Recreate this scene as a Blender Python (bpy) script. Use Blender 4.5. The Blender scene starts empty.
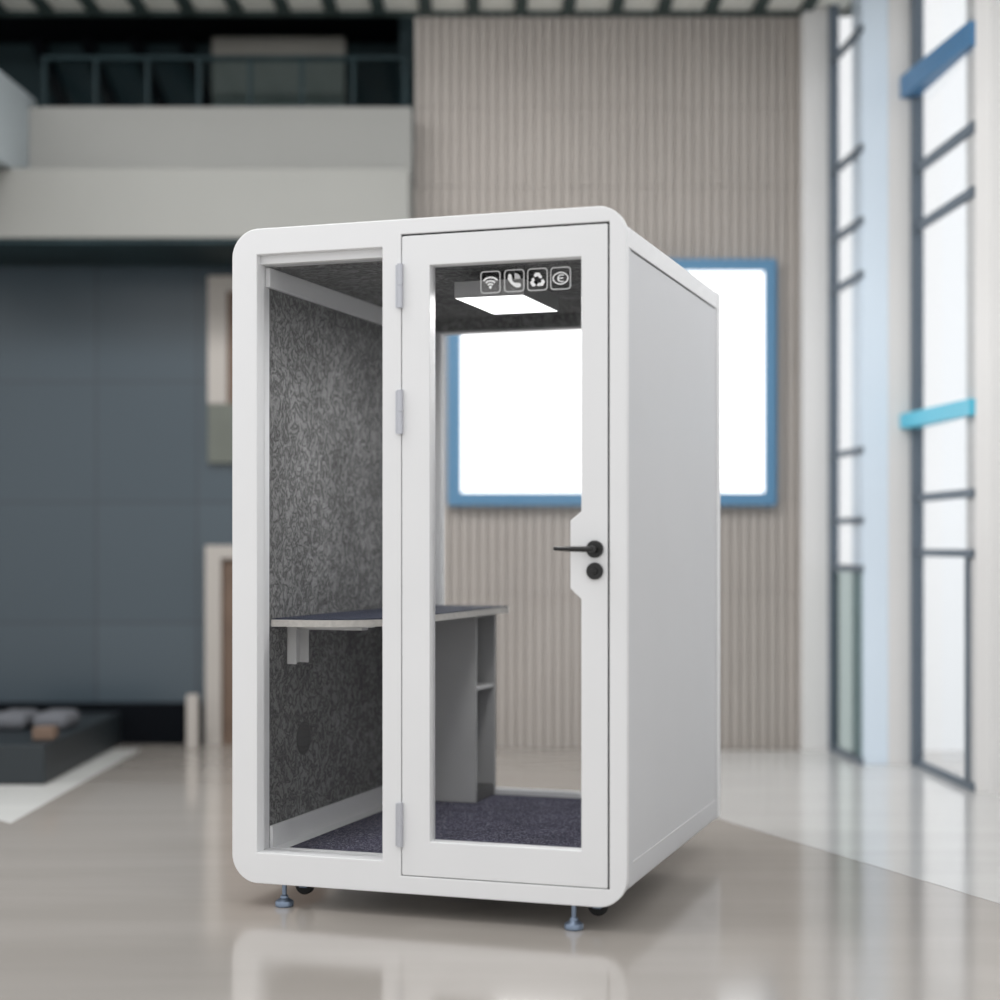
import bpy, bmesh, math, random
from mathutils import Vector, Matrix
random.seed(4)
C = bpy.context.scene.collection
SC = bpy.context.scene
PI = math.pi

# ------------------------------------------------------------------ materials
def mat(name, col, rough=0.5, metal=0.0, spec=0.5, coat=0.0):
    m = bpy.data.materials.new(name); m.use_nodes = True
    b = m.node_tree.nodes['Principled BSDF']
    b.inputs['Base Color'].default_value = (*col, 1)
    b.inputs['Roughness'].default_value = rough
    b.inputs['Metallic'].default_value = metal
    b.inputs['Specular IOR Level'].default_value = spec
    b.inputs['Coat Weight'].default_value = coat
    return m

def nodes(m):
    nt = m.node_tree
    return nt, nt.nodes, nt.links, nt.nodes['Principled BSDF']

def coords(m, scale=(1, 1, 1), obj=True):
    nt, N, L, b = nodes(m)
    tc = N.new('ShaderNodeTexCoord'); mp = N.new('ShaderNodeMapping')
    mp.inputs['Scale'].default_value = scale; mp.inputs['Location'].default_value = (.013, .017, .025)
    L.new(tc.outputs['Object'], mp.inputs['Vector'])
    return mp.outputs['Vector']

def noise(m, vec, scale, detail=4, rough=.5, dist=0.0):
    nt, N, L, b = nodes(m)
    n = N.new('ShaderNodeTexNoise')
    n.inputs['Scale'].default_value = scale; n.inputs['Detail'].default_value = detail
    n.inputs['Roughness'].default_value = rough; n.inputs['Distortion'].default_value = dist
    L.new(vec, n.inputs['Vector'])
    return n.outputs['Fac']

def ramp(m, fac, stops):
    nt, N, L, b = nodes(m)
    r = N.new('ShaderNodeValToRGB'); e = r.color_ramp.elements
    while len(e) < len(stops): e.new(.5)
    for k, (p, c) in enumerate(stops):
        e[k].position = p; e[k].color = (*c, 1)
    L.new(fac, r.inputs['Fac'])
    return r.outputs['Color']

def mixc(m, fac, a, b_, mode='MIX'):
    nt, N, L, b = nodes(m)
    x = N.new('ShaderNodeMix'); x.data_type = 'RGBA'; x.blend_type = mode
    for s, v in ((x.inputs[0], fac), (x.inputs[6], a), (x.inputs[7], b_)):
        if hasattr(v, 'links'): L.new(v, s)
        elif isinstance(v, tuple): s.default_value = (*v, 1)
        else: s.default_value = v
    return x.outputs[2]

def bump(m, h, strength=.3, dist=.01):
    nt, N, L, b = nodes(m)
    u = N.new('ShaderNodeBump'); u.inputs['Strength'].default_value = strength; u.inputs['Distance'].default_value = dist
    L.new(h, u.inputs['Height']); L.new(u.outputs['Normal'], b.inputs['Normal'])

def base(m, col):
    nt, N, L, b = nodes(m); L.new(col, b.inputs['Base Color'])

def speckle(name, col, var, scale, rough=.6, spec=.4):
    m = mat(name, col, rough, spec=spec)
    v = coords(m)
    n = noise(m, v, scale, 3)
    lo = tuple(max(0, c * (1 - var)) for c in col); hi = tuple(min(1, c * (1 + var)) for c in col)
    base(m, ramp(m, n, [(.3, lo), (.7, hi)]))
    return m

M = {}
def g(v): return (v, v, v)
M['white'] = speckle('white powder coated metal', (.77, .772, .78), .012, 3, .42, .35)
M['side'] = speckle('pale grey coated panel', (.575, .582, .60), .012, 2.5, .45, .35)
M['gap'] = mat('dark rubber seal', g(.02), .8)
M['hinge'] = mat('satin steel hinge', (.50, .51, .55), .38, .6)
M['black'] = mat('black metal', g(.006), .38)
M['steel'] = mat('blue grey zinc steel', (.20, .25, .33), .34, .85)
M['rubber'] = mat('black rubber wheel', g(.006), .6)
M['lampbody'] = mat('grey lamp housing', g(.34), .5)
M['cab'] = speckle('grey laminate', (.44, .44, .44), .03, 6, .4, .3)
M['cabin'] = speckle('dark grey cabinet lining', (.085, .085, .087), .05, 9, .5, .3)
M['shelf'] = mat('pale shelf board', g(.62), .5)
M['edge'] = speckle('stone pattern desk edge', (.60, .575, .54), .10, 60, .45)
M['navy'] = mat('navy desk laminate', (.032, .038, .065), .6, spec=.2)
M['bracket'] = mat('white bracket', g(.62), .45)
M['decal'] = mat('white vinyl', g(.86), .5)
M['decalgrey'] = mat('grey vinyl', g(.50), .5)
M['vent'] = mat('vent plastic', g(.055), .6)

def felt():
    m = mat('grey felt', g(.1), .95, spec=.1)
    nt, N, L, b = nodes(m)
    v = coords(m)
    n1 = noise(m, v, 22, 5, .62, 1.0)
    n2 = noise(m, v, 3.2, 3)
    n3 = noise(m, v, 140, 3, .6)
    # fibrous creases: thin dark lines where a distorted noise crosses its middle
    d = N.new('ShaderNodeMath'); d.operation = 'SUBTRACT'; L.new(n1, d.inputs[0]); d.inputs[1].default_value = .5
    a = N.new('ShaderNodeMath'); a.operation = 'ABSOLUTE'; L.new(d.outputs[0], a.inputs[0])
    crease = ramp(m, a.outputs[0], [(0.0, g(.36)), (.085, g(1.0))])
    c0 = ramp(m, n3, [(.3, g(.175)), (.7, g(.30))])
    c1 = mixc(m, 1.0, c0, crease, 'MULTIPLY')
    c2 = mixc(m, 1.0, c1, ramp(m, n2, [(.3, g(.8)), (.7, g(1.15))]), 'MULTIPLY')
    base(m, c2)
    bump(m, n1, .35, .004)
    return m
M['felt'] = felt()

def carpet():
    m = mat('navy loop carpet', (.05, .05, .09), .95, spec=.05)
    v = coords(m)
    n = noise(m, v, 130, 4, .7, .6)
    n2 = noise(m, v, 9, 2)
    c = ramp(m, n, [(.38, (.030, .029, .050)), (.52, (.085, .082, .122)), (.64, (.30, .295, .36))])
    base(m, mixc(m, 1.0, c, ramp(m, n2, [(.3, g(.85)), (.7, g(1.15))]), 'MULTIPLY'))
    bump(m, n, .6, .006)
    return m
M['carpet'] = carpet()

def pane(name, tint=(1, 1, 1), refl=.10, rough=0.0):
    # thin clear glazing: lets light straight through and mirrors a little of the room
    m = bpy.data.materials.new(name); m.use_nodes = True
    nt = m.node_tree; N = nt.nodes; L = nt.links
    N.remove(N['Principled BSDF'])
    t = N.new('ShaderNodeBsdfTransparent'); t.inputs['Color'].default_value = (*tint, 1)
    gl = N.new('ShaderNodeBsdfGlossy'); gl.inputs['Roughness'].default_value = rough
    fr = N.new('ShaderNodeFresnel'); fr.inputs['IOR'].default_value = 1.25
    mu = N.new('ShaderNodeMath'); mu.operation = 'MULTIPLY'; mu.inputs[1].default_value = refl * 10
    mx = N.new('ShaderNodeMixShader')
    L.new(fr.outputs[0], mu.inputs[0]); L.new(mu.outputs[0], mx.inputs['Fac'])
    L.new(t.outputs[0], mx.inputs[1]); L.new(gl.outputs[0], mx.inputs[2])
    L.new(mx.outputs[0], N['Material Output'].inputs['Surface'])
    return m
M['glass'] = pane('clear booth glass', (.985, .985, .985), .06)
M['winglass'] = pane('window glass', (.97, .975, .98), .02)
M['tinted'] = pane('grey green door glass', (.68, .73, .72), .02)
M['railglass'] = pane('dark railing glass', (.72, .80, .82), .06)

def emit(name, col, s):
    m = bpy.data.materials.new(name); m.use_nodes = True
    b = m.node_tree.nodes['Principled BSDF']
    b.inputs['Base Color'].default_value = (*g(.8), 1)
    b.inputs['Emission Color'].default_value = (*col, 1); b.inputs['Emission Strength'].default_value = s
    return m
M['lampglow'] = emit('lit lamp diffuser', (1, 1, 1), 1.6)
M['screen'] = emit('lit white screen', (1, 1, 1), 1.5)

def floor_mat(name, c0, c1, rough):
    m = mat(name, c0, rough, spec=1.0); m.node_tree.nodes['Principled BSDF'].inputs['IOR'].default_value = 1.75
    v = coords(m, (.35, 2.2, 1))
    n = noise(m, v, 1.6, 3)
    base(m, ramp(m, n, [(.3, c0), (.7, c1)]))
    return m
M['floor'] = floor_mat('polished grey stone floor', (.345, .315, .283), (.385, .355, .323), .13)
M['floorsheen'] = floor_mat('polished floor with painted window sheen', (.58, .575, .565), (.64, .635, .625), .13)
M['floorwhite'] = floor_mat('white stone border', (.62, .62, .60), (.70, .70, .68), .25)
M['slat'] = speckle('beige wall slats', (.47, .432, .40), .05, 1.2, .7, .2)
M['slatgap'] = speckle('beige wall backing', (.335, .306, .283), .05, 1.2, .8, .2)
M['plaster'] = speckle('white plaster', (.74, .73, .72), .02, 1.0, .7, .3)
M['pierblue'] = speckle('pier face with painted sky tint', (.68, .77, .86), .02, 1.0, .6, .3)
M['pierwarm'] = speckle('warm white pier face', (.72, .71, .70), .02, 1.0, .7, .3)
M['beam'] = speckle('grey painted beam', (.27, .27, .258), .03, 1.0, .7, .2)
M['lip'] = speckle('pale grey beam', (.265, .265, .25), .03, 1.0, .65, .2)
M['bluewhite'] = speckle('pale blue grey parapet', (.36, .40, .42), .02, 1.0, .6)
M['ceil'] = mat('ceiling panel', (.75, .75, .70), .8)
M['rib'] = mat('dark green ceiling beam', (.03, .05, .048), .7)
M['dark'] = speckle('dark teal wall', (.016, .032, .037), .3, 1.5, .6, .2)
M['void'] = mat('black soffit', (.003, .004, .006), .9, spec=.1)
M['balpanel'] = speckle('taupe panel', (.20, .19, .17), .05, 2, .7, .2)
M['mull'] = mat('dark grey window frame', (.115, .145, .18), .45)
M['blade'] = mat('steel blue blade', (.07, .20, .38), .4)
M['cyan'] = mat('cyan blade', (.08, .50, .68), .4)
M['bluebloom'] = mat('painted blue screen bloom', (.085, .22, .37), .4)
M['plinth'] = mat('dark stone plinth', (.012, .018, .022), .5)
M['cushion'] = speckle('grey cushion', (.13, .135, .15), .1, 8, .9)
M['brown'] = speckle('brown wood', (.15, .10, .072), .15, 5, .5)
M['cream'] = speckle('pale cream trim', (.42, .39, .36), .03, 2, .6)
M['sage'] = speckle('sage grey panel', (.13, .14, .12), .1, 3, .6)

def bluewall():
    m = mat('blue grey tiled wall', (.06, .09, .12), .27, spec=.6)
    nt, N, L, b = nodes(m)
    tc = N.new('ShaderNodeTexCoord'); sp = N.new('ShaderNodeSeparateXYZ'); cb = N.new('ShaderNodeCombineXYZ')
    L.new(tc.outputs['Object'], sp.inputs[0]); L.new(sp.outputs[0], cb.inputs[0]); L.new(sp.outputs[2], cb.inputs[1])
    br = N.new('ShaderNodeTexBrick'); br.offset = 0; br.inputs['Scale'].default_value = 1
    br.inputs['Brick Width'].default_value = .62; br.inputs['Row Height'].default_value = .74
    br.inputs['Mortar Size'].default_value = .008; br.inputs['Mortar Smooth'].default_value = .2
    br.inputs['Color1'].default_value = (.042, .062, .078, 1); br.inputs['Color2'].default_value = (.052, .073, .090, 1)
    br.inputs['Mortar'].default_value = (.034, .046, .058, 1)
    L.new(cb.outputs[0], br.inputs['Vector'])
    base(m, br.outputs['Color'])
    return m
M['bluewall'] = bluewall()

# ------------------------------------------------------------------ mesh tools
def tag(o, label=None, cat=None, group=None, kind=None):
    if label: o['label'] = label
    if cat: o['category'] = cat
    if group: o['group'] = group
    if kind: o['kind'] = kind
    return o

def finish(me, m, smooth=30):
    me.materials.append(m)
    if smooth:
        me.shade_smooth()
        me.set_sharp_from_angle(angle=math.radians(smooth))

class MB:
    def __init__(s, off=(0, 0, 0)):
        s.bm = bmesh.new(); s.off = Vector(off)
    def box(s, x0, x1, y0, y1, z0, z1, bev=0.0, seg=2):
        vs = [s.bm.verts.new((x, y, z)) for x in (x0, x1) for y in (y0, y1) for z in (z0, z1)]
        idx = [(0, 1, 3, 2), (4, 6, 7, 5), (0, 4, 5, 1), (2, 3, 7, 6), (0, 2, 6, 4), (1, 5, 7, 3)]
        fs = [s.bm.faces.new([vs[i] for i in f]) for f in idx]
        if bev:
            es = list({e for f in fs for e in f.edges})
            bmesh.ops.bevel(s.bm, geom=es, offset=bev, segments=seg, affect='EDGES', profile=.5)
        return s
    def prism(s, poly, a, b, axis='v'):
        """poly in (u,z) swept along v, or (u,v) swept along z, or (v,z) swept along u"""
        def pt(p, t):
            if axis == 'v': return (p[0], t, p[1])
            if axis == 'z': return (p[0], p[1], t)
            return (t, p[0], p[1])
        A = [s.bm.verts.new(pt(p, a)) for p in poly]; B = [s.bm.verts.new(pt(p, b)) for p in poly]
        n = len(poly)
        s.bm.faces.new(A); s.bm.faces.new(B[::-1])
        for i in range(n):
            s.bm.faces.new((A[i], B[i], B[(i + 1) % n], A[(i + 1) % n]))
        return s
    def lathe(s, prof, c, axis='z', seg=28):
        """prof: (radius, height) pairs, closed at both ends"""
        def pt(r, h, t):
            a, b = r * math.cos(t), r * math.sin(t)
            if axis == 'z': return (c[0] + a, c[1] + b, c[2] + h)
            if axis == 'y': return (c[0] + a, c[1] + h, c[2] + b)
            return (c[0] + h, c[1] + a, c[2] + b)
        rings = []
        for r, h in prof:
            rings.append([s.bm.verts.new(pt(r, h, 2 * PI * k / seg)) for k in range(seg)])
        for a, b in zip(rings, rings[1:]):
            for k in range(seg):
                s.bm.faces.new((a[k], a[(k + 1) % seg], b[(k + 1) % seg], b[k]))
        s.bm.faces.new(rings[0][::-1]); s.bm.faces.new(rings[-1])
        return s
    def tube(s, pts, rads, seg=14, sx=1.0, sz=1.0):
        rings = []
        n = len(pts); P = [Vector(p) for p in pts]
        for i in range(n):
            d = (P[min(i + 1, n - 1)] - P[max(i - 1, 0)]).normalized()
            up = Vector((0, 0, 1)) if abs(d.z) < .9 else Vector((1, 0, 0))
            a = d.cross(up).normalized(); b = a.cross(d).normalized()
            r = rads[i] if hasattr(rads, '__len__') else rads
            rings.append([s.bm.verts.new(P[i] + a * r * sx * math.cos(2 * PI * k / seg) + b * r * sz * math.sin(2 * PI * k / seg)) for k in range(seg)])
        for a, b in zip(rings, rings[1:]):
            for k in range(seg):
                s.bm.faces.new((a[k], a[(k + 1) % seg], b[(k + 1) % seg], b[k]))
        s.bm.faces.new(rings[0][::-1]); s.bm.faces.new(rings[-1])
        return s
    def build(s, name, m, parent=None, smooth=30):
        for v in s.bm.verts: v.co -= s.off
        bmesh.ops.recalc_face_normals(s.bm, faces=s.bm.faces)
        me = bpy.data.meshes.new(name); s.bm.to_mesh(me); s.bm.free()
        finish(me, m, smooth)
        o = bpy.data.objects.new(name, me); C.objects.link(o)
        if parent: o.parent = parent
        return o

def rrect(x0, x1, z0, z1, r, n=10):
    """rounded rectangle; r one radius or four (bottom left, bottom right, top right, top left)"""
    rs = r if hasattr(r, '__len__') else (r,) * 4
    P = []
    for (cx, cz, a0, rr) in ((x0, z0, PI, rs[0]), (x1, z0, 1.5 * PI, rs[1]), (x1, z1, 0, rs[2]), (x0, z1, .5 * PI, rs[3])):
        sx = 1 if cx == x0 else -1; sz = 1 if cz == z0 else -1
        if rr <= 0: P.append((cx, cz)); continue
        for k in range(n + 1):
            a = a0 + .5 * PI * k / n
            P.append((cx + sx * rr + rr * math.cos(a), cz + sz * rr + rr * math.sin(a)))
    return P

def plate(name, loops, v0, v1, m, parent=None, bev=.002, off=(0, 0, 0), cyclic=True):
    """flat plate with holes standing in the (u,z) plane between v0 and v1"""
    cu = bpy.data.curves.new(name + '_outline', 'CURVE'); cu.dimensions = '2D'; cu.fill_mode = 'BOTH'
    cu.extrude = max((v1 - v0) / 2 - bev, 0); cu.bevel_depth = bev; cu.bevel_resolution = 1
    for lp in loops:
        sp = cu.splines.new('POLY'); sp.points.add(len(lp) - 1); sp.use_cyclic_u = True
        for p, q in zip(sp.points, lp): p.co = (q[0], q[1], 0, 1)
    ob = bpy.data.objects.new(name + '_outline', cu); C.objects.link(ob)
    dg = bpy.context.evaluated_depsgraph_get()
    me = bpy.data.meshes.new_from_object(ob.evaluated_get(dg))
    bpy.data.objects.remove(ob); bpy.data.curves.remove(cu)
    me.name = name; me.materials.clear()
    bm = bmesh.new(); bm.from_mesh(me)
    for v in bm.verts: v.co = Vector((v.co.x, v.co.z + (v0 + v1) / 2, v.co.y)) - Vector(off)
    bmesh.ops.remove_doubles(bm, verts=bm.verts, dist=1e-5)
    bmesh.ops.recalc_face_normals(bm, faces=bm.faces)
    bm.to_mesh(me); bm.free()
    finish(me, m, 14)
    o = bpy.data.objects.new(name, me); C.objects.link(o)
    if parent: o.parent = parent
    return o

def struct(o, label=None):
    o['kind'] = 'structure'
    if label: o['label'] = label
    return o

# ------------------------------------------------------------------ the booth's own frame (u across the front, v into it, z up)
TH = math.radians(18.43)
O = Vector((-0.90487, 5.65287, 0))
def W(u, v, z=0):
    return Vector((O.x + u * math.cos(TH) + v * math.sin(TH), O.y - u * math.sin(TH) + v * math.cos(TH), z))
def thing(name, label, cat, uvz, group=None):
    o = bpy.data.objects.new(name, None); C.objects.link(o); o.empty_display_size = .1
    o.location = W(*uvz); o.rotation_euler = (0, 0, -TH)
    return tag(o, label, cat, group)

BW, BD, ZB, ZT = 1.369, 1.565, .080, 2.280
booth = thing('office_booth', 'white one person office booth with rounded frame and glass door standing in the hall', 'booth', (0, 0, 0))

# front frame with two openings
plate('front_frame', [rrect(0, BW, ZB, ZT, .092), rrect(.087, .549, .178, 2.198, .004, 2), rrect(.6095, 1.3185, .132, 2.2360, .003, 2)], 0, .028, M['white'], booth, .003)
plate('inner_frame', [rrect(.043, 1.326, .1665, 2.1715, .002, 1), rrect(.087, .549, .178, 2.168, .002, 1), rrect(.6095, 1.3185, .1675, 2.1705, .002, 1)], .0282, .0995, M['white'], booth, .001)
# dark seal behind the gap around the door
plate('door_seal', [rrect(.6096, 1.3184, .1321, 2.2359, .003, 2), rrect(.6150, 1.3100, .1375, 2.2275, .003, 2)], .007, .027, M['gap'], booth, 0)
# left fixed pane
plate('side_glass', [rrect(.0885, .5475, .1795, 2.1665, .002, 1)], .055, .065, M['glass'], booth, .001)

# the door
hole = [(.710, .249), (1.226, .249), (1.226, 1.047), (1.190, 1.081), (1.190, 1.293), (1.226, 1.321), (1.226, 2.130), (.710, 2.130)]
door = plate('door', [rrect(.6175, 1.3070, .1400, 2.2245, .003, 2), hole], .001, .055, M['white'], booth, .0025)
plate('door_glass', [[(.705, .244), (1.231, .244), (1.231, 1.045), (1.195, 1.079), (1.195, 1.295), (1.231, 1.323), (1.231, 2.135), (.705, 2.135)]], .030, .038, M['glass'], door, .001)
for zc in (2.064, 1.652, .3025):
    h = MB()
    h.lathe([(.0095, -.072), (.0095, -.003), (.008, -.002), (.008, .002), (.0095, .003), (.0095, .072)], (.6118, -.006, zc), 'z', 16)
    h.box(.594, .611, -.003, .0005, zc - .070, zc + .070, .001, 1)
    h.build('hinge', M['hinge'], door)
ha = MB()
ha.lathe([(.0275, .001), (.0275, -.008), (.0255, -.011), (.012, -.011), (.011, -.013), (.011, -.045), (.009, -.050)], (1.269, 0, 1.204), 'y', 32)
ha.tube([(1.272, -.042, 1.204), (1.245, -.043, 1.204), (1.21, -.044, 1.2045), (1.17, -.044, 1.205), (1.147, -.044, 1.206)], [.0095, .0095, .009, .007, .0065], 14)
tag(ha.build('handle', M['black'], door), 'black lever handle')
lk = MB()
lk.lathe([(.0268, .001), (.0268, -.008), (.0248, -.011), (.012, -.011), (.0105, -.016), (.002, -.017)], (1.269, 0, 1.135), 'y', 32)
lk.box(1.2675, 1.2705, -.0185, -.016, 1.127, 1.143)
tag(lk.build('lock', M['black'], door), 'round black lock')

# white symbols on the door glass
GV0, GV1 = .0287, .0297
def arc(cx, cz, r, a0, a1, w, n=18):
    A = [(cx + (r + w / 2) * math.cos(a0 + (a1 - a0) * k / n), cz + (r + w / 2) * math.sin(a0 + (a1 - a0) * k / n)) for k in range(n + 1)]
    B = [(cx + (r - w / 2) * math.cos(a0 + (a1 - a0) * k / n), cz + (r - w / 2) * math.sin(a0 + (a1 - a0) * k / n)) for k in range(n + 1)]
    return A + B[::-1]
def disc(cx, cz, r, n=16, sx=1): return [(cx + sx * r * math.cos(2 * PI * k / n), cz + r * math.sin(2 * PI * k / n)) for k in range(n)]
def symbol(cx, cz, polys, label, rings=None):
    s = .0345
    f = plate('symbol', [rrect(cx - s, cx + s, cz - s - .002, cz + s + .002, .012, 6), rrect(cx - s + .0038, cx + s - .0038, cz - s + .0018, cz + s - .0018, .009, 6)], GV0, GV1, M['decalgrey'], door, 0)
    f['label'] = label
    mb = MB()
    for p in polys: mb.prism([(cx + a, cz + b) for a, b in p], GV0, GV1)
    mb.build('glyph', M['decal'], f, 0)
    return f
zi = [2.066, 2.067, 2.067, 2.067]
ui = [.9115, .9925, 1.0705, 1.1475]
wifi = [disc(0, -.016, .0048)] + [arc(0, -.018, r, PI * .25, PI * .75, .0055) for r in (.0125, .0225, .0335)]
symbol(ui[0], zi[0], wifi, 'white wireless signal symbol in a rounded square')
# telephone receiver: a bent bar with two swollen ends, and a sound wave
ph = []
A = []; B = []
for k in range(15):
    t = k / 14; a = PI * 1.02 + (PI * .46) * t
    wv = .0046 + .0040 * abs(2 * t - 1) ** 2.2
    A.append((.012 + (.027 + wv) * math.cos(a), .0125 + (.027 + wv) * math.sin(a)))
    B.append((.012 + (.027 - wv) * math.cos(a), .0125 + (.027 - wv) * math.sin(a)))
ph = [A + B[::-1], disc(-.0150, .0150, .0072, sx=.85), disc(.0150, -.0150, .0072)]
fp = symbol(ui[1], zi[1], ph, 'white telephone symbol in a rounded square')
w = MB(); w.prism([(ui[1] + .001, zi[1] + .005)] + [(ui[1] + .001 + .020 * math.cos(t * PI / 2 / 10), zi[1] + .005 + .019 * math.sin(t * PI / 2 / 10)) for t in range(11)], GV0, GV1)
w.build('sound_wave', M['decalgrey'], fp, 0)
rec = []
for k in range(3):
    a = PI / 2 + k * 2 * PI / 3
    def R(x, y, a=a): return (x * math.cos(a - PI / 2) - y * math.sin(a - PI / 2), -.003 + x * math.sin(a - PI / 2) + y * math.cos(a - PI / 2))
    rec.append([R(-.0125, .0155), R(-.0065, .0105), R(-.0025, .0135), R(.0025, .0135), R(.0050, .0095), R(.0115, .0130), R(.0075, .0245), R(-.0075, .0245)])
    rec.append([R(.0025, .0085), R(.0150, .0160), R(.0145, .0055)])
symbol(ui[2], zi[2], rec, 'white recycling arrows symbol in a rounded square')
eye = []
oo = []; ii = []
def lens(t, a, b): return (a * math.copysign(abs(math.cos(t)) ** 1.15, math.cos(t)), b * math.copysign(abs(math.sin(t)) ** 1.0, math.sin(t)))
n = 36
for k in range(n):
    q = [lens(2 * PI * (k + e) / n, a, b) for e, a, b in ((0, .0265, .0205), (1, .0265, .0205), (1, .0225, .0168), (0, .0225, .0168))]
    eye.append(q)
eye.append(arc(.002, 0, .0105, PI * .42, PI * 1.58, .0042))
eye.append([(-.008, -.0018), (.010, -.0018), (.010, .0018), (-.008, .0018)])
eye.append([(-.002, .0085), (.011, .0085), (.011, .0118), (-.002, .0118)])
eye.append([(-.002, -.0118), (.011, -.0118), (.011, -.0085), (-.002, -.0085)])
symbol(ui[3], zi[3], eye, 'white ringed symbol of three bars in a rounded square')

# shell: roof, base, side panels, rear frame
U0, U1 = .006, BW - .006
VF, VR = .0285, 1.510
rt = rrect(U0, U1, 2.160, 2.226, (0, 0, .008, .008), 4)
rt = rt[:1] + [(U0 + .035, 2.160), (U0 + .035, 2.172), (U1 - .035, 2.172), (U1 - .035, 2.160)] + rt[1:]
MB().prism(rt, VF, VR).build('roof', M['white'], booth, 14)
bt = [(U0, .204), (U0, .140)] + [(U0 + .02 - .02 * math.cos(k * PI / 12), .140 - .02 * math.sin(k * PI / 12)) for k in range(1, 7)] + \
     [(U1 - .02 + .02 * math.sin(k * PI / 12), .140 - .02 * math.cos(k * PI / 12)) for k in range(0, 6)] + [(U1, .140), (U1, .204), (U1 - .035, .204), (U1 - .035, .165), (U0 + .035, .165), (U0 + .035, .204)]
# the floor slab keeps clear of the door leaf, whose foot reaches below it
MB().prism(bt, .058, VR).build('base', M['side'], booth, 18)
for a, b in ((U0 - .0008, U0 + .002), (U1 - .002, U1 + .0008)):
    MB().box(a, b, .117, 1.476, .2035, .2068).build('edge_highlight', M['white'], booth)  # thin white strip stands in for the highlight along the base edge
pp = [(VF + .0005, .2045), (VR - .001, .2045), (VR - .001, 2.1598), (1.478, 2.1598), (1.478, 2.1525), (.098, 2.1525), (.098, 2.1598), (VF + .0005, 2.1598)]
for a, b in ((U0 + .003, U0 + .035), (U1 - .035, U1 - .003)):
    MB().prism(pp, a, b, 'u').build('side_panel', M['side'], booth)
for a, b in ((U0 + .012, U0 + .034), (U1 - .034, U1 - .012)):
    MB().box(a, b, .0985, 1.4775, 2.1526, 2.1597).build('panel_seal', M['gap'], booth)
plate('rear_frame', [rrect(U0, U1, .12, 2.226, (.02, .02, .008, .008), 6), rrect(.182, 1.25, .199, 2.108, .004, 2)], VR, BD, M['white'], booth, .003)
plate('rear_glass', [rrect(.1855, 1.2465, .2025, 2.1045, .002, 1)], VR + .022, VR + .032, M['glass'], booth, .001)

# inner lining
for a, b in ((U0 + .0360, .088), (1.281, U1 - .0360)):
    MB().box(a, b, .1005, VR - .001, .2045, 2.1715).build('felt_lining', M['felt'], booth)
MB().box(.0885, 1.2805, .1005, VR - .001, 2.162, 2.1715).build('ceiling_lining', M['felt'], booth)
MB().box(.1065, 1.2625, VR - .012, VR - .0005, 2.112, 2.1615).build('felt_lining', M['felt'], booth)
for a, b in ((.0885, .106), (1.263, 1.2805)):
    MB().box(a, b, .068, VR - .0125, 2.095, 2.1615, .002, 1).build('ceiling_trim', M['white'], booth)
for a, b, c in ((.0885, .100, .150), (1.2805, 1.269, 1.219)):
    MB().box(min(a, b), max(a, b), .1003, VR - .001, .1655, .255, .001, 1).box(min(b, c), max(b, c), .1003, VR - .001, .1655, .1818, .001, 1).build('skirting', M['white'], booth)
MB().box(.1505, 1.2185, .122, VR - .004, .1655, .180).build('carpet', M['carpet'], booth)
MB().box(.1505, 1.2185, .1005, .1215, .1655, .181, .001, 1).build('threshold', M['white'], booth)
# round slotted air vent in the left lining
vt = MB()
vt.lathe([(.060, .0), (.060, .002), (.056, .003), (.053, .003), (.053, .0008), (.001, .0008)], (.0883, .372, .526), 'x', 32)
for k in range(-4, 5):
    zz = k * .0112; hw = math.sqrt(max(.053 ** 2 - zz ** 2, 0)) - .001
    vt.box(.0885, .0912, .372 - hw, .372 + hw, .526 + zz - .0032, .526 + zz + .0032)
vt.build('air_vent', M['vent'], booth)

# feet and casters
def foot(u, v, ztop):
    f = MB()
    f.lathe([(.0285, 0), (.0310, .004), (.0310, .014), (.029, .019), (.020, .025), (.014, .029), (.013, .036), (.0080, .040), (.0080, ztop)], (u, v, 0), 'z', 24)
    f.build('levelling_foot', M['steel'], booth)
foot(.178, .030, ZB + .001); foot(1.196, .013, ZB + .001)
foot(.45, 1.10, .1205); foot(.92, 1.10, .1205)
def caster(u, v):
    c = MB()
    c.lathe([(.016, -.013), (.030, -.012), (.033, -.008), (.033, .008), (.030, .012), (.016, .013)], (u, v, .056), 'y', 28)
    w = c.build('caster', M['rubber'], booth)
    k = MB()
    k.box(u - .014, u + .014, v - .019, v - .0145, .048, .112, .001, 1)
    k.box(u - .014, u + .014, v + .0145, v + .019, .048, .112, .001, 1)
    k.box(u - .022, u + .022, v - .022, v + .022, .110, .1205, .001, 1)
    k.build('fork', M['steel'], w)
caster(.208, .128); caster(1.245, .128)
caster(.52, 1.16); caster(.85, 1.16)

# ------------------------------------------------------------------ inside the booth
desk = thing('desk', 'narrow wall desk with pale edge along the booth left wall', 'desk', (.0886, .775, .937))
off = (.0886, .775, .937)
dk = [(.0886, .112)] + [(.22 + .26 * math.sin(t * PI / 2 / 14), .112 + .26 - .26 * math.cos(t * PI / 2 / 14)) for t in range(15)] + [(.492, 1.505), (.0886, 1.505)]
# into root-local coordinates
def LP(p): return p
MB(off).prism(dk, .937, .961, 'z').build('worktop', M['edge'], desk)
MB(off).prism([(min(max(a, .0906), .4895), min(max(b, .1145), 1.5025)) for a, b in dk], .9612, .965, 'z').build('top_laminate', M['navy'], desk)
for vb in (.235, 1.13):
    b = MB(off)
    b.box(.0886, .0916, vb, vb + .105, .800, .9368)
    b.box(.0886, .1240, vb, vb + .006, .800, .9368)
    b.box(.0886, .1240, vb + .099, vb + .105, .800, .9368)
    b.box(.0916, .355, vb + .045, vb + .099, .9190, .9368, .001, 1)
    b.box(.0916, .385, vb + .055, vb + .089, .9290, .9366)
    b.build('bracket', M['bracket'], desk)

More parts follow.
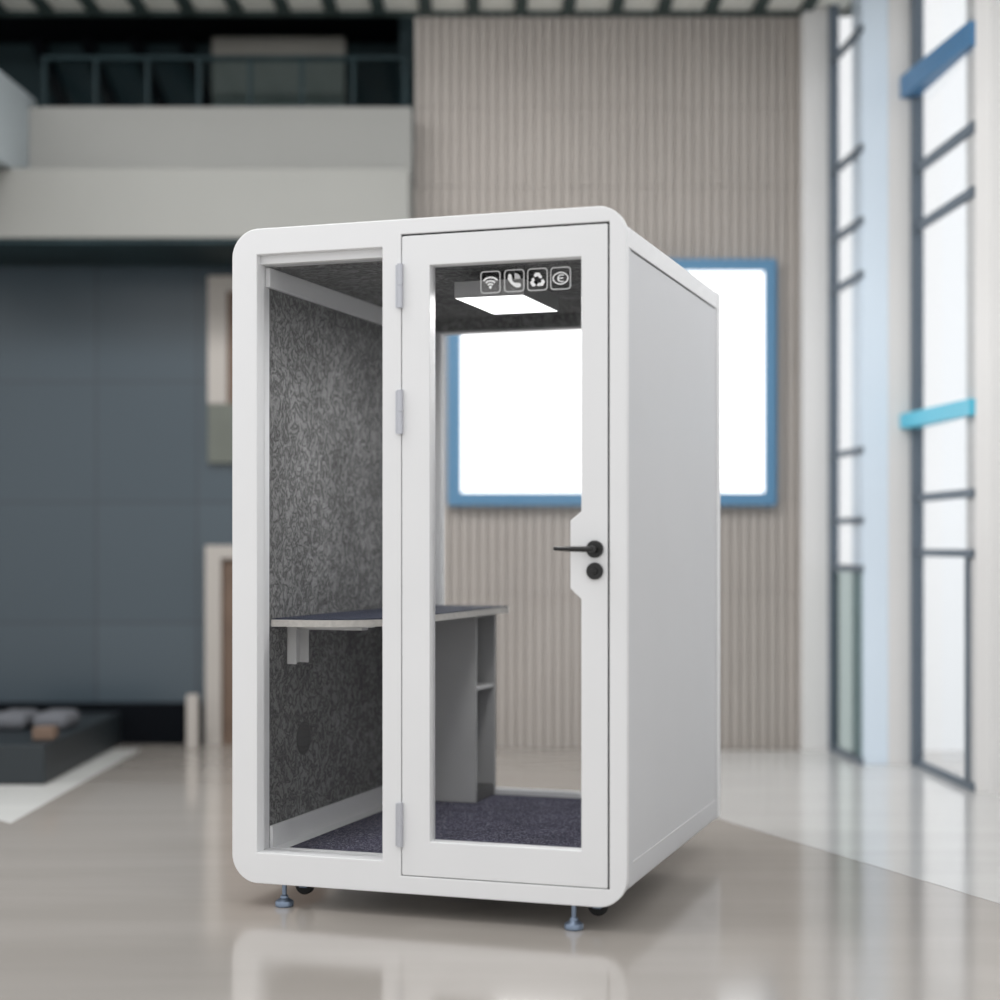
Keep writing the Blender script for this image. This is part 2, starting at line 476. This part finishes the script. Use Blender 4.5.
cab = thing('cabinet', 'narrow grey open shelf cabinet under the rear end of the booth desk', 'cabinet', (.29, 1.34, .1811))
off = (.29, 1.34, .1811)
c0, c1, d0, d1, z0, z1 = .1508, .434, 1.252, 1.505, .1812, .9366
MB(off).box(c0, c1, d0, d0 + .016, z0, z1, .001, 1).build('front_panel', M['cab'], cab)
MB(off).box(c0, c1, d1 - .014, d1, z0, z1, .001, 1).build('rear_panel', M['cab'], cab)
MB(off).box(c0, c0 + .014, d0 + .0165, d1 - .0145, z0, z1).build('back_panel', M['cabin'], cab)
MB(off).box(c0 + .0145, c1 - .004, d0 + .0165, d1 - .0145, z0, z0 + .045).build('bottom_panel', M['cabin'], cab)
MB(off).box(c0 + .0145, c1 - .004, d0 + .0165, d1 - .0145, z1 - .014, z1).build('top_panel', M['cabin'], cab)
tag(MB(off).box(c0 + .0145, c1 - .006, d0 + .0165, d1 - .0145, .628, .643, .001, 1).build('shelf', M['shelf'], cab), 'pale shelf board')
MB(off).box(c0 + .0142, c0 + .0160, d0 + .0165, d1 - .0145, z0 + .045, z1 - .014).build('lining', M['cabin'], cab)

lamp = thing('ceiling_light', 'flat white rectangular light under the booth ceiling', 'light', (.805, .55, 2.162))
off = (.805, .55, 2.162)
MB(off).box(.690, .940, .295, .715, 2.0625, 2.118, .002, 1).build('housing', M['lampbody'], lamp)
MB(off).box(.694, .936, .299, .711, 2.0605, 2.0624).build('diffuser', M['lampglow'], lamp)
MB(off).box(.75, .88, .38, .64, 2.1185, 2.1618).build('mount', M['gap'], lamp)

# ------------------------------------------------------------------ the hall
struct(MB().box(-7, 3.0, -3, 9.88, -.05, 0).box(-7, 1.96, 9.88, 10.4, -.05, 0).build('floor', M['floor'], None, 0))
# paler floor area towards the windows, their reflection put into its colour, white stone border round the plinth (let into the floor, 1 mm proud)
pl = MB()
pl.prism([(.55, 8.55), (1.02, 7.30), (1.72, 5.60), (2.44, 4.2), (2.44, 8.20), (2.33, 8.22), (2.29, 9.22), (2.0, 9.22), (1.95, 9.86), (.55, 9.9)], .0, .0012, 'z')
struct(pl.build('floor_window_sheen', M['floorsheen'], None, 0))
bd = MB()
bd.prism([(-2.305, 9.95), (-2.305, 8.455), (-4.5, 8.455), (-4.5, 7.55), (-2.36, 7.55), (-2.14, 7.30), (-2.14, 9.95)], 0, .0012, 'z')
struct(bd.build('floor_border', M['floorwhite'], None, 0))

# back wall of upright beige slats with faint level joints
bw = MB(); bw.box(-.51, 1.81, 10.02, 10.30, 0, 4.40)
wall = struct(bw.build('wall_back', M['slatgap'], None, 0))
sl = MB(); x = -.508; seams = [0, .93, 1.50, 3.36, 3.84, 4.40]
period = .0558
while x < 1.78:
    for a, b in zip(seams, seams[1:]):
        sl.box(x, x + .034, 9.985, 10.02, a + .0015, b - .0015)
    x += period
sl.build('wall_slats', M['slat'], wall, 0)
struct(MB().box(1.795, 1.962, 9.88, 10.25, 0, 4.40).build('trim_1', M['pierwarm'], None, 0))

# recess on the left: tiled wall, black skirting
struct(MB().box(-5.2, -.512, 10.25, 10.40, 0, 3.05).build('wall_left', M['bluewall'], None, 0))
struct(MB().box(-5.2, -1.83, 10.18, 10.249, 0, .25).build('baseboard_left', M['void'], None, 0))
# beam and parapet of the gallery above it
struct(MB().box(-5.2, -.513, 9.42, 10.249, 2.950, 3.345, .006, 1).build('beam', M['lip'], None, 0))
struct(MB().box(-2.74, -.513, 9.70, 9.86, 3.346, 3.765, .004, 1).build('gallery_wall', M['beam'], None, 0))
struct(MB().prism([(-3.2, 7.2), (-2.86, 7.2), (-2.741, 9.70), (-2.741, 9.86), (-3.2, 9.86)], 3.346, 3.84, 'z').build('gallery_wall', M['bluewhite'], None, 0))
struct(MB().box(-5.2, -.514, 9.44, 10.248, 2.925, 2.9495).build('gallery_soffit', M['dark'], None, 0))
struct(MB().box(-3.6, -3.02, 7.2, 9.419, 2.95, 3.345).build('beam', M['lip'], None, 0))
struct(MB().box(-5.2, -.513, 10.2495, 11.0, 3.25, 3.345).build('gallery_floor', M['dark'], None, 0))
struct(MB().box(-5.2, -.513, 11.0, 11.15, 3.25, 5.1).build('gallery_back_wall', M['dark'], None, 0))
struct(MB().box(-5.2, -.513, 10.01, 11.0, 4.52, 4.62).build('gallery_ceiling', M['void'], None, 0))
struct(MB().box(-.62, -.513, 10.31, 11.0, 3.346, 4.95).build('gallery_end_wall', M['dark'], None, 0))
# upright fins in the dark of the gallery
for k, fx in enumerate((-2.86, -2.54, -2.22, -1.90)):
    f = MB(); f.prism([(fx + .25, 3.346), (fx + .33, 3.346), (fx - .14, 4.55), (fx - .22, 4.55)], 10.88, 10.999)
    tag(f.build('fin', M['void']), 'dark leaning fin at the back of the upper gallery, %s from its left end' % ('first', 'second', 'third', 'fourth')[k], 'fin', 'dark fins in the upper gallery')
tag(MB().box(-1.82, -.98, 10.55, 10.62, 3.346, 4.43, .004, 1).build('partition_panel', M['balpanel']), 'taupe panel standing on the upper gallery behind the glass railing', 'panel')
rail = bpy.data.objects.new('glass_railing', None); C.objects.link(rail); rail.location = (-1.6, 9.9, 3.346)
tag(rail, 'dark glass railing along the edge of the upper gallery', 'railing')
off = (-1.6, 9.9, 3.346)
for k in range(8):
    xx = -2.70 + k * .305
    MB(off).box(xx - .012, xx + .012, 9.885, 9.915, 3.346, 4.09).build('post', M['dark'], rail)
    if k < 7: MB(off).box(xx + .0125, xx + .2925, 9.896, 9.904, 3.42, 4.085).build('glass_panel', M['railglass'], rail)
MB(off).box(-2.715, -.55, 9.875, 9.925, 4.0905, 4.115, .004, 1).build('handrail', M['dark'], rail)

# ceiling: pale panels between dark beams
ceil = struct(MB().box(-5.2, 2.3, 7.4, 10.0, 4.401, 4.47).build('ceiling', M['ceil'], None, 0))
k = 0; x = -4.98
while x < 2.2:
    struct(MB().box(x, x + .075, 7.4, 9.939, 4.376, 4.4005).build('ceiling_beam', M['rib'], ceil, 0)); x += .2815
struct(MB().box(-5.2, 2.1, 9.94, 9.984, 4.376, 4.4005).build('ceiling_beam', M['rib'], ceil, 0))

# things against the dark wall
tag(MB().box(-3.9, -2.31, 8.47, 10.17, 0, .20, .006, 1).build('plinth', M['plinth']), 'low dark stone plinth on the floor at the foot of the tiled wall', 'plinth')
cg = 'grey cushions on the dark plinth'
for k, (cx, nm) in enumerate(((-2.92, 'leftmost'), (-2.70, 'middle'), (-2.475, 'rightmost'))):
    c = MB(); c.box(cx - .095, cx + .095, 9.15, 9.48, .2002, .29, .035, 3)
    tag(c.build('cushion', M['cushion']), '%s of the three low grey cushions on the dark plinth' % nm, 'cushion', cg)
tag(MB().box(-2.44, -2.33, 8.70, 8.81, .2002, .265, .006, 1).build('wooden_block', M['brown']), 'small brown block on the front corner of the dark plinth', 'block')
# cream doorway with a brown door leaf
df = MB(); df.box(-1.795, -1.70, 10.16, 10.249, 0, 1.215); df.box(-1.70, -.98, 10.16, 10.249, 1.135, 1.215); df.box(-1.05, -.98, 10.16, 10.249, 0, 1.1345)
door1 = struct(df.build('door_1', M['cream'], None, 0))
MB().box(-1.6995, -1.0505, 10.20, 10.248, 0, 1.134).build('door_leaf', M['brown'], door1, 0)
pnl = bpy.data.objects.new('display_panel', None); C.objects.link(pnl); pnl.location = (-1.3, 10.23, 1.72)
tag(pnl, 'tall pale framed panel with brown and sage fields on the tiled wall', 'panel')
off = (-1.3, 10.23, 1.72)
fr = MB(off); fr.box(-1.785, -1.67, 10.19, 10.249, 2.08, 2.86); fr.box(-1.67, -.95, 10.19, 10.249, 2.77, 2.86); fr.build('frame', M['cream'], pnl)
MB(off).box(-1.6695, -.95, 10.21, 10.249, 2.08, 2.7695).build('upper_field', M['brown'], pnl)
MB(off).box(-1.785, -.95, 10.20, 10.249, 1.72, 2.0795).build('lower_field', M['sage'], pnl)
tag(MB().box(-1.868, -1.80, 9.93, 9.99, 0, .325, .006, 1).build('post', M['cream']), 'short pale square post on the floor by the brown doorway', 'post')

# screen on the slatted wall
scr = bpy.data.objects.new('wall_screen', None); C.objects.link(scr); scr.location = (.664, 9.96, 1.47)
tag(scr, 'large bright blank white screen with painted blue bloom edge on the slatted wall', 'screen')
off = (.664, 9.96, 1.47)
plate('frame', [rrect(-.310, 1.640, 1.455, 2.915, .01, 3), rrect(-.235, 1.575, 1.525, 2.850, .005, 2)], 9.915, 9.991, M['bluebloom'], scr, .004, off)  # blue bloom round the bright screen, built as a solid border
MB(off).box(-.2345, 1.5745, 9.935, 9.985, 1.5255, 2.8495).build('display', M['screen'], scr)

# windows on the right, set saw-tooth between piers
def window(n, A, B, zs, extra):
    A = Vector((*A, 0)); B = Vector((*B, 0)); L = (B - A).length; ang = math.atan2(B.y - A.y, B.x - A.x)
    w = bpy.data.objects.new('window_%d' % n, None); C.objects.link(w); w.location = A; w.rotation_euler = (0, 0, ang)
    w['kind'] = 'structure'
    H = 4.40
    # local x runs from the far jamb towards the camera, local y<0 is indoors? -> frame centred on y=0
    fm = MB(); fm.box(0, .05, -.022 - .004 * n, .022 + .004 * n, 0, H); fm.box(.05, L, -.010, .010, 0, .04)
    fm.build('frame', M['mull'], w, 0)
    for z, hh, kind in zs:
        if kind:
            MB().prism([(-.006, -.085), (L, -.028), (L, .010), (-.006, .010)], z - hh, z + hh, 'z').build('blade', M[kind], w, 0)
        else:
            MB().box(.051, L - .002, -.010, .010, z - hh, z + hh).build('transom', M['mull'], w, 0)
    return w, L, H
w1, L1, H1 = window(1, (1.968, 9.88), (2.002, 9.232), [(4.075, .022, 0), (3.416, .022, 0), (3.014, .022, 0), (2.715, .022, 0), (1.744, .018, 0), (1.355, .018, 0), (1.085, .02, 0)], None)
MB().box(.0505, L1 - .002, -.004, .004, 1.106, H1).build('pane', M['winglass'], w1, 0)
MB().box(.0505, L1 - .002, -.004, .004, .041, 1.064).build('pane', M['tinted'], w1, 0)
w2, L2, H2 = window(2, (2.297, 9.226), (2.343, 8.236), [(3.745, .06, 'blade'), (3.285, .028, 0), (2.965, .026, 0), (1.90, .04, 'cyan'), (1.475, .022, 0), (1.175, .02, 0)], None)
MB().box(.0505, L2 - .002, -.004, .004, .041, H2).build('pane', M['winglass'], w2, 0)
MB().box(L2 - .12, L2 - .095, -.012, .012, .041, 1.154).build('mullion', M['mull'], w2, 0)
# piers
p2 = MB(); p2.box(2.150, 2.292, 9.232, 9.50, 0, 4.40)
struct(p2.build('column', M['pierwarm'], None, 0))
p2b = MB(); p2b.box(2.004, 2.149, 9.240, 9.50, 0, 4.40)  # left half of the pier, blue of the sky light put into its colour
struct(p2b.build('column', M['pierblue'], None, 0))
p3 = MB(); p3.prism([(2.346, 8.232), (2.41, 8.20), (2.44, 8.05), (2.60, 3.6), (2.9, 3.6), (2.9, 8.4), (2.346, 8.4)], 0, 4.40, 'z')
struct(p3.build('wall_right', M['pierwarm'], None, 0))

# ------------------------------------------------------------------ light
wd = bpy.data.worlds.new('daylight'); SC.world = wd; wd.use_nodes = True
nt = wd.node_tree; N = nt.nodes; L = nt.links
bg = N['Background']; bg.inputs['Strength'].default_value = 1.2
tc = N.new('ShaderNodeTexCoord'); sp = N.new('ShaderNodeSeparateXYZ'); L.new(tc.outputs['Generated'], sp.inputs[0])
mr = N.new('ShaderNodeMapRange'); mr.inputs['From Min'].default_value = -.3; mr.inputs['From Max'].default_value = .8
L.new(sp.outputs['Z'], mr.inputs['Value'])
rp = N.new('ShaderNodeValToRGB'); L.new(mr.outputs[0], rp.inputs['Fac'])
e = rp.color_ramp.elements
e[0].position = 0; e[0].color = (.60, .61, .61, 1); e[1].position = 1; e[1].color = (1.0, 1.0, 1.0, 1)
k = e.new(.30); k.color = (.92, .93, .94, 1)
L.new(rp.outputs[0], bg.inputs['Color'])

def area(name, loc, rot, sx, sy, power, col=(1, 1, 1)):
    l = bpy.data.lights.new(name, 'AREA'); l.shape = 'RECTANGLE'; l.size = sx; l.size_y = sy; l.energy = power; l.color = col
    o = bpy.data.objects.new(name, l); C.objects.link(o); o.location = loc; o.rotation_euler = rot
    return o
# the lit lamp inside the booth
lo = area('booth_lamp', W(.815, .505, 2.058), (0, 0, -TH), .23, .40, 10.0)
# unseen fill lights added overhead to brighten the hall and back wall
area('hall_fill', (-1.6, 7.0, 4.38), (math.radians(24), 0, 0), 4.4, .6, 110)
area('hall_fill', (-1.6, 5.2, 4.7), (math.radians(12), 0, 0), 4.0, .6, 60)

area('window_daylight', (2.36, 6.6, 2.6), (0, math.radians(62), 0), 2.4, 2.6, 17, (.94, .97, 1))  # added fill by the solid right wall, brightens the floor beside the booth

# ------------------------------------------------------------------ camera
cam = bpy.data.cameras.new('camera'); co = bpy.data.objects.new('camera', cam); C.objects.link(co)
co.location = (0, 0, 1.217); co.rotation_euler = (PI / 2, 0, 0)
cam.sensor_width = 36; cam.lens = 1669 / 1000 * 36; cam.shift_y = .045
cam.dof.use_dof = True; cam.dof.focus_distance = 5.75; cam.dof.aperture_fstop = .0601 / .076
SC.camera = co
vs = SC.view_settings
vs.view_transform = 'Standard'; vs.look = 'None'; vs.gamma = 1; vs.use_curve_mapping = False; vs.exposure = 0.0
SC.cycles.max_bounces = 10; SC.cycles.transparent_max_bounces = 16
SC.cycles.use_denoising = True
